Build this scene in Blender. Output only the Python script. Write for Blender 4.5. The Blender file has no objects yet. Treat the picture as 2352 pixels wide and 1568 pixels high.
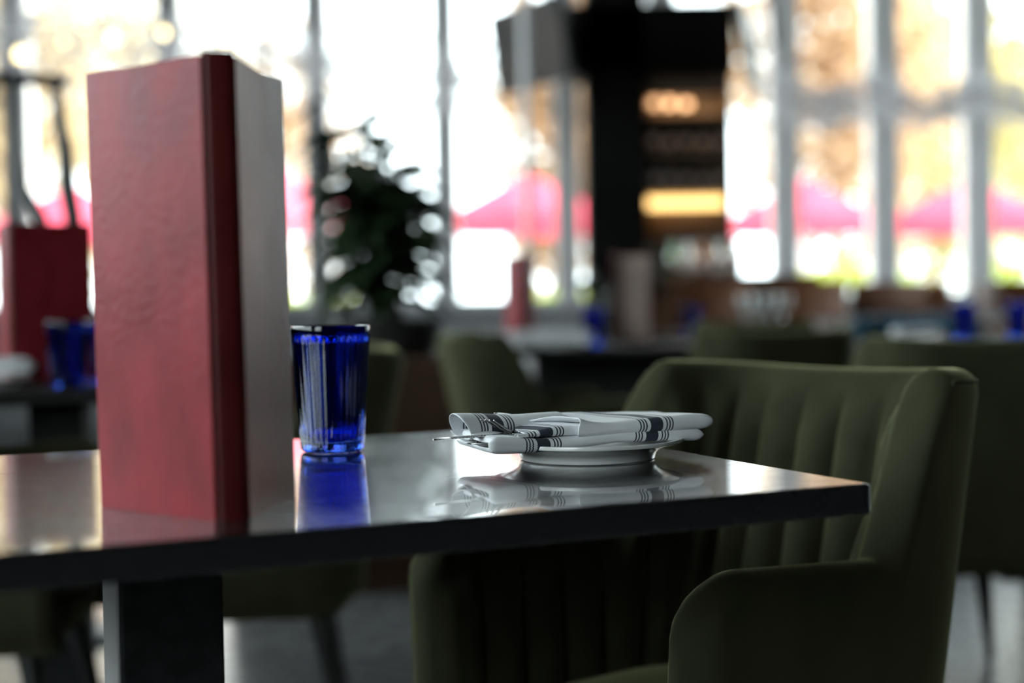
import bpy, bmesh, math, random
from math import sin, cos, pi, radians, sqrt
from mathutils import Vector, Matrix, noise as mnoise

S = bpy.context.scene
COL = S.collection
random.seed(7)

# ------------------------------------------------------------------ camera, sky, sun, exposure
W, HPX = 2352, 1568
FPX = 50.0 / 36.0 * W
CAMZ = 0.905
TZ = 0.75
_p = math.atan(87 / FPX)
_r = radians(0.9)
_F = Vector((0, cos(_p), -sin(_p)))
_R = Vector((1, 0, 0))
_U = _R.cross(_F)
R_ = cos(_r) * _R - sin(_r) * _U
U_ = cos(_r) * _U + sin(_r) * _R
cd = bpy.data.cameras.new('camera')
cam = bpy.data.objects.new('camera', cd)
COL.objects.link(cam)
cam.matrix_world = Matrix(((R_.x, U_.x, -_F.x, 0), (R_.y, U_.y, -_F.y, 0), (R_.z, U_.z, -_F.z, CAMZ), (0, 0, 0, 1)))
cd.sensor_width = 36
cd.lens = 50
cd.clip_start = 0.05
cd.clip_end = 300
cd.dof.use_dof = True
cd.dof.focus_distance = 1.36
cd.dof.aperture_fstop = 2.0
S.camera = cam

wd = bpy.data.worlds.new('sky')
S.world = wd
wd.use_nodes = True
bgn = wd.node_tree.nodes['Background']
bgn.inputs[0].default_value = (0.86, 0.95, 1.0, 1)
bgn.inputs[1].default_value = 3.2
sl = bpy.data.lights.new('sun', 'SUN')
sl.energy = 8.0
sl.angle = radians(1.0)
sl.color = (1.0, 0.93, 0.82)
sun = bpy.data.objects.new('sun', sl)
COL.objects.link(sun)
sun.rotation_euler = Vector((-0.85, -0.18, -0.80)).to_track_quat('-Z', 'Y').to_euler()
sun.location = (20, 20, 30)
vs = S.view_settings
vs.view_transform = 'Standard'
vs.look = 'None'
vs.exposure = 1.42
vs.gamma = 1.0
vs.use_curve_mapping = False
S.cycles.use_denoising = True
S.cycles.max_bounces = 10
S.cycles.transmission_bounces = 8
S.cycles.transparent_max_bounces = 10
S.cycles.caustics_reflective = False
S.cycles.caustics_refractive = False
S.cycles.sample_clamp_indirect = 6.0


def ray(px, py):
    return _F + R_ * ((px - W / 2) / FPX) - U_ * ((py - HPX / 2) / FPX)


def at(px, py, Y):
    d = ray(px, py)
    return Vector((0, 0, CAMZ)) + d * (Y / d.y)


def onz(px, py, z):
    d = ray(px, py)
    return Vector((0, 0, CAMZ)) + d * ((z - CAMZ) / d.z)


# ------------------------------------------------------------------ materials
def principled(name, col, rough=0.5, metal=0.0, sheen=0.0, sheen_tint=None, coat=0.0, spec=None, trans=0.0, ior=None, emit=None, estr=0.0):
    m = bpy.data.materials.new(name)
    m.use_nodes = True
    b = m.node_tree.nodes['Principled BSDF']
    b.inputs['Base Color'].default_value = (*col, 1)
    b.inputs['Roughness'].default_value = rough
    b.inputs['Metallic'].default_value = metal
    if sheen:
        b.inputs['Sheen Weight'].default_value = sheen
        b.inputs['Sheen Roughness'].default_value = 0.35
        if sheen_tint:
            b.inputs['Sheen Tint'].default_value = (*sheen_tint, 1)
    if coat:
        b.inputs['Coat Weight'].default_value = coat
        b.inputs['Coat Roughness'].default_value = 0.1
    if spec is not None:
        b.inputs['Specular IOR Level'].default_value = spec
    if trans:
        b.inputs['Transmission Weight'].default_value = trans
    if ior:
        b.inputs['IOR'].default_value = ior
    if emit:
        b.inputs['Emission Color'].default_value = (*emit, 1)
        b.inputs['Emission Strength'].default_value = estr
    return m


def nd(m, typ, **kw):
    n = m.node_tree.nodes.new(typ)
    for k, v in kw.items():
        if k in n.inputs:
            n.inputs[k].default_value = v
        else:
            setattr(n, k, v)
    return n


def lk(m, a, b):
    m.node_tree.links.new(a, b)


def bsdf(m):
    return m.node_tree.nodes['Principled BSDF']


def mottle(m, c1, c2, scale=8, detail=4, lo=0.35, hi=0.65, rough=None, stretch=None, coord='Object'):
    """colour variation between two tones"""
    tc = nd(m, 'ShaderNodeTexCoord')
    mp = nd(m, 'ShaderNodeMapping')
    if stretch:
        mp.inputs['Scale'].default_value = stretch
    lk(m, tc.outputs[coord], mp.inputs[0])
    n = nd(m, 'ShaderNodeTexNoise', Scale=scale, Detail=detail)
    lk(m, mp.outputs[0], n.inputs['Vector'])
    r = nd(m, 'ShaderNodeValToRGB')
    r.color_ramp.elements[0].position = lo
    r.color_ramp.elements[1].position = hi
    r.color_ramp.elements[0].color = (*c1, 1)
    r.color_ramp.elements[1].color = (*c2, 1)
    lk(m, n.outputs['Fac'], r.inputs[0])
    lk(m, r.outputs[0], bsdf(m).inputs['Base Color'])
    if rough:
        mr = nd(m, 'ShaderNodeMapRange')
        mr.inputs['To Min'].default_value = rough[0]
        mr.inputs['To Max'].default_value = rough[1]
        lk(m, n.outputs['Fac'], mr.inputs['Value'])
        lk(m, mr.outputs[0], bsdf(m).inputs['Roughness'])
    return m


def bump(m, scale=60, strength=0.2, dist=0.002, detail=3, stretch=None, kind='noise'):
    tc = nd(m, 'ShaderNodeTexCoord')
    mp = nd(m, 'ShaderNodeMapping')
    if stretch:
        mp.inputs['Scale'].default_value = stretch
    lk(m, tc.outputs['Object'], mp.inputs[0])
    if kind == 'noise':
        n = nd(m, 'ShaderNodeTexNoise', Scale=scale, Detail=detail)
    else:
        n = nd(m, 'ShaderNodeTexVoronoi', Scale=scale)
    lk(m, mp.outputs[0], n.inputs['Vector'])
    b = nd(m, 'ShaderNodeBump', Strength=strength, Distance=dist)
    lk(m, n.outputs[0], b.inputs['Height'])
    lk(m, b.outputs[0], bsdf(m).inputs['Normal'])
    return m


M = {}
M['velvet'] = bump(mottle(principled('olive velvet', (.032, .032, .017), .9, sheen=0.6, sheen_tint=(.52, .52, .27), spec=.1),
                          (.028, .028, .015), (.038, .038, .020), 14, 5), 500, .15, .0006)
M['velvet_pipe'] = principled('olive piping', (.036, .036, .02), .85, sheen=.4, sheen_tint=(.42, .44, .24), spec=.1)
M['teal'] = bump(principled('teal velvet', (.012, .055, .085), .85, sheen=.4, sheen_tint=(.3, .6, .8)), 400, .12, .0006)
M['brown_leather'] = bump(principled('brown leather', (.20, .075, .03), .45), 90, .2, .001)
M['black_wood'] = mottle(principled('black wood', (.006, .006, .006), .45), (.004, .004, .004), (.012, .011, .01), 12, 3, stretch=(1, 1, .15))
M['dark_wall'] = mottle(principled('charcoal paint', (.007, .006, .0055), .8, spec=.08), (.005, .005, .0045), (.008, .0075, .007), 3)
M['ceiling'] = mottle(principled('dark ceiling', (.06, .058, .055), .9), (.05, .05, .047), (.07, .068, .064), 2)
M['oak'] = mottle(principled('walnut', (.11, .05, .022), .5), (.07, .03, .014), (.15, .07, .032), 9, 4, stretch=(1, 1, .12))
M['steel'] = bump(mottle(principled('brushed steel', (.30, .29, .28), .42, metal=1), (.26, .25, .245), (.34, .33, .32), 40, 3, stretch=(1, 1, .03)), 300, .1, .0004, stretch=(1, 1, .02))
M['dark_steel'] = mottle(principled('blackened steel', (.02, .021, .022), .5, spec=.25), (.010, .011, .0115), (.026, .028, .029), 40, 5, .4, .75)
M['lit_side_grey'] = bump(mottle(principled('pale grey of lit pedestal side', (.6, .58, .57), .5), (.55, .53, .52), (.64, .62, .61), 40, 3, stretch=(1, 1, .03)), 300, .1, .0004, stretch=(1, 1, .02))  # pale tone puts the light on the pedestal's left face into its colour
M['chrome'] = principled('cutlery steel', (.74, .73, .72), .24, metal=1)
M['china'] = principled('glazed white china', (.80, .80, .78), .12, coat=.4)
M['white_cloth'] = bump(principled('white cloth', (.78, .79, .81), .9, sheen=.15), 700, .25, .0005)
M['frame'] = mottle(principled('pale aluminium', (.78, .78, .80), .4), (.74, .74, .76), (.82, .82, .84), 5)
M['knee'] = mottle(principled('pale sill paint', (.5, .51, .53), .6), (.45, .46, .48), (.55, .56, .58), 4)
M['paper'] = principled('menu paper', (.78, .60, .52), .7)
M['pot'] = principled('black ceramic pot', (.012, .012, .012), .35)
M['soil'] = bump(principled('soil', (.02, .014, .01), 1), 60, .6, .01)
M['leaf_dark'] = mottle(principled('dark leaf', (.01, .022, .008), .4), (.006, .014, .006), (.02, .045, .012), 6)
M['stem'] = principled('brown stem', (.03, .022, .014), .7)
M['leaf_green'] = mottle(principled('hedge leaf', (.35, .5, .05), .55), (.2, .34, .03), (.55, .62, .08), 3)
M['hedge_core'] = M['leaf_green']
M['trunk'] = bump(principled('bark', (.12, .085, .06), .9), 12, .6, .02)
M['screen'] = mottle(principled('television screen', (.05, .045, .045), .3), (.035, .033, .036), (.09, .07, .06), 4)
M['black_plastic'] = principled('black plastic', (.01, .01, .011), .35)
M['amber'] = principled('amber light', (.9, .6, .2), .5, emit=(1, .62, .22), estr=1.2)
M['bulb'] = principled('warm bulb', (1, .8, .5), .4, emit=(1, .78, .38), estr=3.0)
M['ground'] = mottle(principled('pale paving', (.5, .49, .47), .8), (.42, .41, .4), (.58, .57, .54), 1.2)
M['canopy'] = principled('red parasol canvas', (.62, .05, .09), .8)
M['white_paint'] = principled('white enamel', (.75, .75, .75), .4)
M['planter'] = mottle(principled('dark brown planter wood', (.05, .024, .012), .75, spec=.2), (.036, .017, .009), (.06, .03, .016), 9, 4, stretch=(.15, 1, 1))
M['shelf_wood'] = mottle(principled('warm shelf wood', (.16, .1, .06), .5), (.11, .065, .04), (.2, .13, .08), 8, 4, stretch=(.2, 1, 1))


def translucent_mix(name, col, col2, scale=1.2, fac=.5):
    m = bpy.data.materials.new(name)
    m.use_nodes = True
    nt = m.node_tree
    nt.nodes.clear()
    o = nt.nodes.new('ShaderNodeOutputMaterial')
    tc = nt.nodes.new('ShaderNodeTexCoord')
    n = nd(m, 'ShaderNodeTexNoise', Scale=scale, Detail=3)
    lk(m, tc.outputs['Object'], n.inputs['Vector'])
    r = nd(m, 'ShaderNodeValToRGB')
    r.color_ramp.elements[0].position = .35
    r.color_ramp.elements[1].position = .65
    r.color_ramp.elements[0].color = (*col, 1)
    r.color_ramp.elements[1].color = (*col2, 1)
    lk(m, n.outputs['Fac'], r.inputs[0])
    d = nd(m, 'ShaderNodeBsdfDiffuse')
    t = nd(m, 'ShaderNodeBsdfTranslucent')
    lk(m, r.outputs[0], d.inputs[0])
    lk(m, r.outputs[0], t.inputs[0])
    mx = nd(m, 'ShaderNodeMixShader')
    mx.inputs[0].default_value = fac
    lk(m, d.outputs[0], mx.inputs[1])
    lk(m, t.outputs[0], mx.inputs[2])
    lk(m, mx.outputs[0], o.inputs[0])
    return m


M['leaf_gold'] = translucent_mix('golden leaves', (.50, .38, .24), (.64, .55, .38), .5)
M['leaf_rust'] = translucent_mix('rust leaves', (.46, .30, .18), (.58, .44, .29), .5)
M['leaf_olive'] = translucent_mix('olive gold leaves', (.36, .31, .13), (.52, .44, .22), .5)
M['canopy'] = translucent_mix('red parasol canvas', (.56, .07, .11), (.60, .09, .14), 2, .4)
M['petal'] = translucent_mix('white blossom', (.95, .95, .96), (.88, .88, .91), 9, .55)
M['hedge'] = translucent_mix('bright hedge leaves', (.22, .30, .03), (.44, .48, .07), 2.5, .45)

# window glass: clear sheet with a fresnel reflection
g = bpy.data.materials.new('clear window glass')
g.use_nodes = True
g.node_tree.nodes.clear()
_o = nd(g, 'ShaderNodeOutputMaterial')
_t = nd(g, 'ShaderNodeBsdfTransparent')
_t.inputs[0].default_value = (.95, .98, .97, 1)
_gl = nd(g, 'ShaderNodeBsdfGlossy', Roughness=.02)
_fr = nd(g, 'ShaderNodeFresnel', IOR=1.45)
_mx = nd(g, 'ShaderNodeMixShader')
lk(g, _fr.outputs[0], _mx.inputs[0])
lk(g, _t.outputs[0], _mx.inputs[1])
lk(g, _gl.outputs[0], _mx.inputs[2])
lk(g, _mx.outputs[0], _o.inputs[0])
M['pane'] = g


def drinking_glass(name, col):
    return principled(name, col, 0.0, trans=1.0, ior=1.5)


M['blue_glass'] = drinking_glass('cobalt blue glass', (.025, .085, .58))
M['clear_glass'] = drinking_glass('clear glass', (.9, .93, .93))
M['bottle_amber'] = drinking_glass('amber bottle glass', (.5, .2, .04))
M['bottle_green'] = drinking_glass('green bottle glass', (.12, .3, .1))


# leatherette of the menus
def leatherette(name, c1, c2, rough=(.36, .5)):
    m = principled(name, c1, .45, spec=.25)
    mottle(m, c1, c2, 22, 6, .3, .72, rough=rough, stretch=(1, 1, .6))
    bump(m, 160, .4, .0012, 4)
    return m


M['menu_red'] = leatherette('red leatherette', (.175, .012, .018), (.29, .026, .036))
M['menu_spine'] = leatherette('dark red spine', (.065, .007, .007), (.11, .012, .011), (.34, .5))

# table top: near black laminate, glossy, with fine scratches
tm = principled('black stone laminate', (.012, .012, .013), .3, spec=.35, coat=1.0)
bsdf(tm).inputs['Coat Roughness'].default_value = .035
_tc = nd(tm, 'ShaderNodeTexCoord')
_n1 = nd(tm, 'ShaderNodeTexNoise', Scale=5.0, Detail=5)
lk(tm, _tc.outputs['Object'], _n1.inputs['Vector'])
_mp = nd(tm, 'ShaderNodeMapping')
_mp.inputs['Scale'].default_value = (1, 14, 1)
_mp.inputs['Rotation'].default_value = (0, 0, .5)
lk(tm, _tc.outputs['Object'], _mp.inputs[0])
_n2 = nd(tm, 'ShaderNodeTexNoise', Scale=45.0, Detail=6)
lk(tm, _mp.outputs[0], _n2.inputs['Vector'])
_ad = nd(tm, 'ShaderNodeMath', operation='MULTIPLY')
lk(tm, _n1.outputs[0], _ad.inputs[0])
lk(tm, _n2.outputs[0], _ad.inputs[1])
_mr = nd(tm, 'ShaderNodeMapRange')
_mr.inputs['From Min'].default_value = .1
_mr.inputs['From Max'].default_value = .45
_mr.inputs['To Min'].default_value = .16
_mr.inputs['To Max'].default_value = .36
lk(tm, _ad.outputs[0], _mr.inputs['Value'])
lk(tm, _mr.outputs[0], bsdf(tm).inputs['Roughness'])
M['table'] = tm

M['table_far'] = mottle(principled('black stained table', (.010, .009, .009), .6, spec=.12), (.007, .006, .006), (.011, .010, .010), 6)
# floor: grey polished tiles with diagonal veining
fm = principled('grey polished floor tile', (.2, .2, .2), .25, spec=.4)
_tc = nd(fm, 'ShaderNodeTexCoord')
_mp = nd(fm, 'ShaderNodeMapping')
_mp.inputs['Rotation'].default_value = (0, 0, radians(24))
lk(fm, _tc.outputs['Object'], _mp.inputs[0])
_bk = nd(fm, 'ShaderNodeTexBrick', Scale=1.0)
_bk.offset = .5
_bk.inputs['Color1'].default_value = (.16, .16, .165, 1)
_bk.inputs['Color2'].default_value = (.20, .20, .20, 1)
_bk.inputs['Mortar'].default_value = (.075, .075, .075, 1)
_bk.inputs['Mortar Size'].default_value = .006
_bk.inputs['Brick Width'].default_value = .6
_bk.inputs['Row Height'].default_value = .15
lk(fm, _mp.outputs[0], _bk.inputs['Vector'])
lk(fm, _bk.outputs['Color'], bsdf(fm).inputs['Base Color'])
_n = nd(fm, 'ShaderNodeTexNoise', Scale=14.0, Detail=5)
_m2 = nd(fm, 'ShaderNodeMapping')
_m2.inputs['Scale'].default_value = (1, 6, 1)
_m2.inputs['Rotation'].default_value = (0, 0, radians(-30))
lk(fm, _tc.outputs['Object'], _m2.inputs[0])
lk(fm, _m2.outputs[0], _n.inputs['Vector'])
_mr = nd(fm, 'ShaderNodeMapRange')
_mr.inputs['To Min'].default_value = .15
_mr.inputs['To Max'].default_value = .36
lk(fm, _n.outputs[0], _mr.inputs['Value'])
lk(fm, _mr.outputs[0], bsdf(fm).inputs['Roughness'])
M['floor'] = fm

# striped napkin: the weave follows the cloth coordinate stored on the mesh
nm = principled('striped napkin cloth', (.8, .81, .83), .9, sheen=.12)
bump(nm, 900, .3, .0005)
_at = nd(nm, 'ShaderNodeAttribute', attribute_name='cloth')
_sep = nd(nm, 'ShaderNodeSeparateXYZ')
lk(nm, _at.outputs['Vector'], _sep.inputs[0])


def mth(m, op, a, b=None, c=None):
    n = nd(m, 'ShaderNodeMath', operation=op)
    for i, v in enumerate((a, b, c)):
        if v is None:
            continue
        if isinstance(v, (int, float)):
            n.inputs[i].default_value = v
        else:
            lk(m, v, n.inputs[i])
    return n.outputs[0]


_d1 = mth(nm, 'ABSOLUTE', mth(nm, 'SUBTRACT', _sep.outputs[0], .048))
_d2 = mth(nm, 'ABSOLUTE', mth(nm, 'ADD', _sep.outputs[0], .068))
_d = mth(nm, 'MINIMUM', _d1, _d2)
_wv = nd(nm, 'ShaderNodeTexWave', Scale=280.0, bands_direction='Y')
lk(nm, _at.outputs['Vector'], _wv.inputs['Vector'])
_wob = mth(nm, 'MULTIPLY', mth(nm, 'SUBTRACT', _wv.outputs['Fac'], .5), .0005)
_dw = mth(nm, 'ADD', _d, _wob)
_acc = mth(nm, 'LESS_THAN', _dw, .0068)
for _c in (.0112, .0144, .0176):
    _acc = mth(nm, 'MAXIMUM', _acc, mth(nm, 'COMPARE', _dw, _c, .00075))
_mixc = nd(nm, 'ShaderNodeMix', data_type='RGBA')
_mixc.inputs[6].default_value = (.85, .86, .88, 1)
_mixc.inputs[7].default_value = (.028, .038, .055, 1)
lk(nm, _acc, _mixc.inputs[0])
lk(nm, _mixc.outputs[2], bsdf(nm).inputs['Base Color'])
M['napkin'] = nm


# ------------------------------------------------------------------ mesh helpers
class MB:
    """collects shapes and links them as one mesh object"""

    def __init__(s):
        s.v, s.f, s.attr, s.angle = [], [], [], 40

    def add(s, vs_, fs_):
        o = len(s.v)
        s.v += [Vector(v) for v in vs_]
        s.f += [tuple(i + o for i in f) for f in fs_]

    def grid(s, P, closed_u=False, closed_v=False, attr=None):
        nu, nv = len(P), len(P[0])
        o = len(s.v)
        for i in range(nu):
            for j in range(nv):
                s.v.append(Vector(P[i][j]))
                if attr:
                    while len(s.attr) < len(s.v) - 1:
                        s.attr.append((0, 0, 0))
                    s.attr.append(attr[i][j])
        for i in range(nu if closed_u else nu - 1):
            for j in range(nv if closed_v else nv - 1):
                a, b = i, (i + 1) % nu
                c, d = j, (j + 1) % nv
                s.f.append((o + a * nv + c, o + b * nv + c, o + b * nv + d, o + a * nv + d))
        return o

    def box(s, c, size, rot=None, bev=0.0, seg=2):
        s.angle = 5
        bm = bmesh.new()
        bmesh.ops.create_cube(bm, size=1)
        for v in bm.verts:
            v.co = Vector((v.co.x * size[0], v.co.y * size[1], v.co.z * size[2]))
        if bev > 0:
            bmesh.ops.bevel(bm, geom=list(bm.edges), offset=bev, segments=seg, affect='EDGES', profile=.5)
        m = Matrix.Translation(Vector(c))
        if rot is not None:
            m = m @ (rot if isinstance(rot, Matrix) else Matrix.Rotation(rot, 4, 'Z'))
        bm.verts.index_update()
        s.add([m @ v.co for v in bm.verts], [[v.index for v in f.verts] for f in bm.faces])
        bm.free()

    def lathe(s, prof, n=48, c=(0, 0, 0), fr=None):
        P = []
        for r, z in prof:
            P.append([(c[0] + (r + (fr(r, z, 2 * pi * k / n) if fr else 0)) * cos(2 * pi * k / n),
                       c[1] + (r + (fr(r, z, 2 * pi * k / n) if fr else 0)) * sin(2 * pi * k / n), c[2] + z) for k in range(n)])
        s.grid(P, closed_v=True)

    def tube(s, pts, rad, n=8, cap=True):
        pts = [Vector(p) for p in pts]
        if not isinstance(rad, (list, tuple)):
            rad = [rad] * len(pts)
        P = []
        up = None
        for i, p in enumerate(pts):
            t = (pts[min(i + 1, len(pts) - 1)] - pts[max(i - 1, 0)]).normalized()
            if up is None:
                up = Vector((0, 0, 1)) if abs(t.z) < .9 else Vector((1, 0, 0))
            a = t.cross(up).normalized()
            b = a.cross(t).normalized()
            up = b
            P.append([p + (a * cos(2 * pi * k / n) + b * sin(2 * pi * k / n)) * rad[i] for k in range(n)])
        o = s.grid(P, closed_v=True)
        if cap:
            s.f.append(tuple(o + k for k in range(n))[::-1])
            e = o + (len(pts) - 1) * n
            s.f.append(tuple(e + k for k in range(n)))

    def leaf(s, base, dirv, length, width, droop=.3, n=5):
        d = Vector(dirv).normalized()
        side = d.cross(Vector((0, 0, 1)))
        if side.length < .05:
            side = Vector((1, 0, 0))
        side.normalize()
        side = Matrix.Rotation(random.uniform(-.7, .7), 3, d) @ side
        nor = side.cross(d)
        P = []
        for i in range(n + 1):
            t = i / n
            w = width * .5 * (sin(pi * min(1, t * .93 + .07)) ** .8)
            c = Vector(base) + d * (length * t) + Vector((0, 0, -1)) * (droop * length * t * t)
            P.append([c - side * w + nor * w * .25, c, c + side * w + nor * w * .25])
        s.grid(P)

    def build(s, name, mat, parent=None, smooth=True, weld=False):
        me = bpy.data.meshes.new(name)
        me.from_pydata([tuple(v) for v in s.v], [], s.f)
        if s.attr:
            while len(s.attr) < len(s.v):
                s.attr.append((0, 0, 0))
            a = me.attributes.new('cloth', 'FLOAT_VECTOR', 'POINT')
            for i, c in enumerate(s.attr):
                a.data[i].vector = c
        if weld:
            bm = bmesh.new()
            bm.from_mesh(me)
            bmesh.ops.remove_doubles(bm, verts=bm.verts, dist=1e-5)
            bmesh.ops.recalc_face_normals(bm, faces=bm.faces)
            bm.to_mesh(me)
            bm.free()
        me.materials.append(M[mat] if isinstance(mat, str) else mat)
        if smooth:
            me.polygons.foreach_set('use_smooth', [True] * len(me.polygons))
            me.set_sharp_from_angle(angle=radians(s.angle))
        o = bpy.data.objects.new(name, me)
        COL.objects.link(o)
        if parent:
            o.parent = parent
        return o


def tag(o, label=None, cat=None, group=None, kind=None):
    if label:
        o['label'] = label
    if cat:
        o['category'] = cat
    if group:
        o['group'] = group
    if kind:
        o['kind'] = kind
    return o


def empty(name, loc, rz=0.0, label=None, cat=None, group=None, kind=None):
    o = bpy.data.objects.new(name, None)
    o.empty_display_size = .1
    COL.objects.link(o)
    o.location = loc
    o.rotation_euler = (0, 0, rz)
    return tag(o, label, cat, group, kind)


def dup(root, loc, rz, label, scale=None):
    r = root.copy()
    COL.objects.link(r)
    r.location = loc
    r.rotation_euler = (0, 0, rz)
    if scale:
        r.scale = scale
    r['label'] = label
    for ch in list(root.children):
        c = ch.copy()
        COL.objects.link(c)
        c.parent = r
        for gch in list(ch.children):
            q = gch.copy()
            COL.objects.link(q)
            q.parent = c
    return r


def struct(mb, name, mat, smooth=False, parent=None):
    o = mb.build(name, mat, parent, smooth=smooth)
    if parent is None:
        o['kind'] = 'structure'
    return o


def sstep(a, b, x):
    t = max(0, min(1, (x - a) / (b - a)))
    return t * t * (3 - 2 * t)


# ------------------------------------------------------------------ the room
XL, XR, YR, YB, CH = -4.3, 7.2, -4.0, 11.0, 4.3
b = MB(); b.box(((XL + XR) / 2, (YR + YB) / 2, -.05), (XR - XL, YB - YR, .1)); struct(b, 'floor', 'floor')
b = MB(); b.box(((XL + XR) / 2, (YR + YB) / 2, CH + .05), (XR - XL + .4, YB - YR + .4, .1)); struct(b, 'ceiling', 'ceiling')
b = MB(); b.box((XR + .1, (YR + 8.0) / 2, CH / 2), (.2, 8.0 - YR, CH)); b.box((XR + .1, 9.5, .44), (.2, 3.0, .88)); b.box((XR + .1, 9.5, CH - .15), (.2, 3.0, .3)); struct(b, 'wall_right', 'dark_wall')
RW = -1.3
b = MB(); b.box(((RW + XR) / 2, YR - .1, CH / 2), (XR - RW, .2, CH))
b.box(((XL + RW) / 2, YR - .1, .6), (RW - XL, .2, 1.2)); b.box(((XL + RW) / 2, YR - .1, CH - .25), (RW - XL, .2, .5)); struct(b, 'wall_rear', 'dark_wall')
b = MB(); b.box(((XL + XR) / 2, YB + .1, .42), (XR - XL, .2, .84))
b.box(((XL + XR) / 2, YB + .06, .86), (XR - XL, .34, .04), bev=.008)
struct(b, 'wall_back', 'knee')
b = MB(); b.box((XL - .1, (YR + YB) / 2, .6), (.2, YB - YR, 1.2)); b.box((XL - .1, (YR + YB) / 2, CH - .25), (.2, YB - YR, .5))
b.box((XL - .1, (YR + 13.1 + YB) / 2, CH / 2), (.2, YB - YR - 13.1, CH))
struct(b, 'wall_left', 'dark_wall')

# glazed back wall: one window per bay; the mullion positions are the ones seen across the room
MX = [at(px, 300, YB + .1).x for px in (-320, 40, 395, 730, 1022, 1300, 1520, 1800, 2027, 2243, 2462, 2680, 2900, 3120, 3270)]
ZB, ZT, ZTR = .88, CH - .02, at(2140, 272, YB + .1).z
wn = 1
for i in range(len(MX) - 1):
    x0, x1 = MX[i], MX[i + 1]
    w = .21 if x1 > 2 else .19
    r = empty('window_%d' % wn, ((x0 + x1) / 2, YB + .1, ZB), kind='structure')
    f = MB()
    hw = (x1 - x0) / 2
    f.box((-hw, 0, (ZT - ZB) / 2), (w, .2, ZT - ZB), bev=.006)
    if i == len(MX) - 2:
        f.box((hw, 0, (ZT - ZB) / 2), (w, .2, ZT - ZB), bev=.006)
    f.box((0, 0, .03), (hw * 2 - w, .09, .06))
    if x1 > 2:
        f.box((0, 0, ZTR - ZB), (hw * 2 - w, .05, .022))
        f.box((-hw, -.02, ZTR - ZB), (w + .03, .2, .05))
    f.build('window_frame', 'frame', r, smooth=False)
    p = MB()
    p.box((0, .01, (ZT - ZB) / 2), (hw * 2 - w, .008, ZT - ZB - .02))
    p.build('window_pane', 'pane', r, smooth=False)
    wn += 1
# end walls beside the glazing
b = MB(); b.box(((XL + MX[0]) / 2 - .03, YB + .1, CH / 2), (abs(MX[0] - XL) + .05, .18, CH)); struct(b, 'trim_1', 'dark_wall')
b = MB(); b.box(((XR + MX[-1]) / 2 + .03, YB + .1, CH / 2), (abs(XR - MX[-1]) + .05, .18, CH)); struct(b, 'trim_2', 'dark_wall')
# left wall windows, beside and behind the viewpoint
ys = [YR + .05 + k * 1.86 for k in range(8)]
for k in range(7):
    y0, y1 = ys[k], ys[k + 1]
    r = empty('window_%d' % wn, (XL - .1, (y0 + y1) / 2, 1.2), kind='structure')
    f = MB()
    hw = (y1 - y0) / 2
    for sy in (-1, 1):
        f.box((0, sy * (hw - .03), (CH - 1.7) / 2), (.14, .06, CH - 1.1))
    f.box((0, 0, .03), (.12, hw * 2 - .12, .06))
    f.build('window_frame', 'frame', r, smooth=False)
    p = MB()
    p.box((0, 0, (CH - 1.7) / 2), (.008, hw * 2 - .12, CH - 1.72))
    p.build('window_pane', 'pane', r, smooth=False)
    wn += 1

for k in range(2):
    y0, y1 = 8.0 + k * 1.5, 9.5 + k * 1.5
    r = empty('window_%d' % wn, (XR + .1, (y0 + y1) / 2, .88), kind='structure')
    f = MB()
    for sy in (-1, 1):
        f.box((0, sy * .71, (CH - 1.18) / 2), (.16, .08, CH - 1.18))
    f.build('window_frame', 'frame', r, smooth=False)
    p = MB()
    p.box((0, 0, (CH - 1.18) / 2), (.008, 1.34, CH - 1.2))
    p.build('window_pane', 'pane', r, smooth=False)
    wn += 1
for k in range(2):
    x0, x1 = XL + k * 1.5, XL + (k + 1) * 1.5
    r = empty('window_%d' % wn, ((x0 + x1) / 2, YR - .1, 1.2), kind='structure')
    f = MB()
    hw = (x1 - x0) / 2
    for sx in (-1, 1):
        f.box((sx * (hw - .03), 0, (CH - 1.7) / 2), (.06, .14, CH - .9))
    f.box((0, 0, .03), (hw * 2 - .12, .12, .06))
    f.build('window_frame', 'frame', r, smooth=False)
    p = MB()
    p.box((0, 0, (CH - 1.7) / 2), (hw * 2 - .12, .008, CH - 1.72))
    p.build('window_pane', 'pane', r, smooth=False)
    wn += 1

# outside
b = MB(); b.box((0, 20, -.2), (160, 130, .18)); struct(b, 'ground', 'ground')

# ------------------------------------------------------------------ the near table
YAW = radians(24)
UX = Vector((cos(YAW), sin(YAW), 0))
VX = Vector((-sin(YAW), cos(YAW), 0))
CORNER = onz(2002, 1110, TZ)
TL, TD = 1.30, .665
tc_ = CORNER - UX * (TL / 2) + VX * (TD / 2)


def make_table(name, loc, rz, L, D, label, px=0.0, group=None, thick=.026, col=.115, top='table_far', slab=0.0):
    r = empty(name, (loc[0], loc[1], 0), rz, label, 'table', group)
    m = MB(); m.box((0, 0, TZ - thick / 2), (L, D, thick), bev=.003, seg=3); m.build('tabletop', top, r)
    m = MB(); m.box((px, 0, TZ - thick - .007), (.36, min(D * .75, .42), .0138), bev=.003); m.build('mounting_plate', 'dark_steel', r)
    z1 = TZ - thick - .0140
    m = MB(); m.box((px, 0, (z1 + .020) / 2), (slab or col, col, z1 - .020), bev=.003)
    po = m.build('pedestal', 'dark_steel', r)
    m = MB(); m.box((px - (slab or col) / 2 - .0011, 0, (z1 + .020) / 2), (.002, col - .008, z1 - .03)); m.build('lit_side', 'lit_side_grey', po)  # thin pale sheet painting the column's left face as lit
    m = MB(); m.box((px, 0, .0101), (max(.46, slab + .06), min(.46, D * .8), .02), bev=.006); m.build('base_plate', 'dark_steel', r)
    return r


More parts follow.
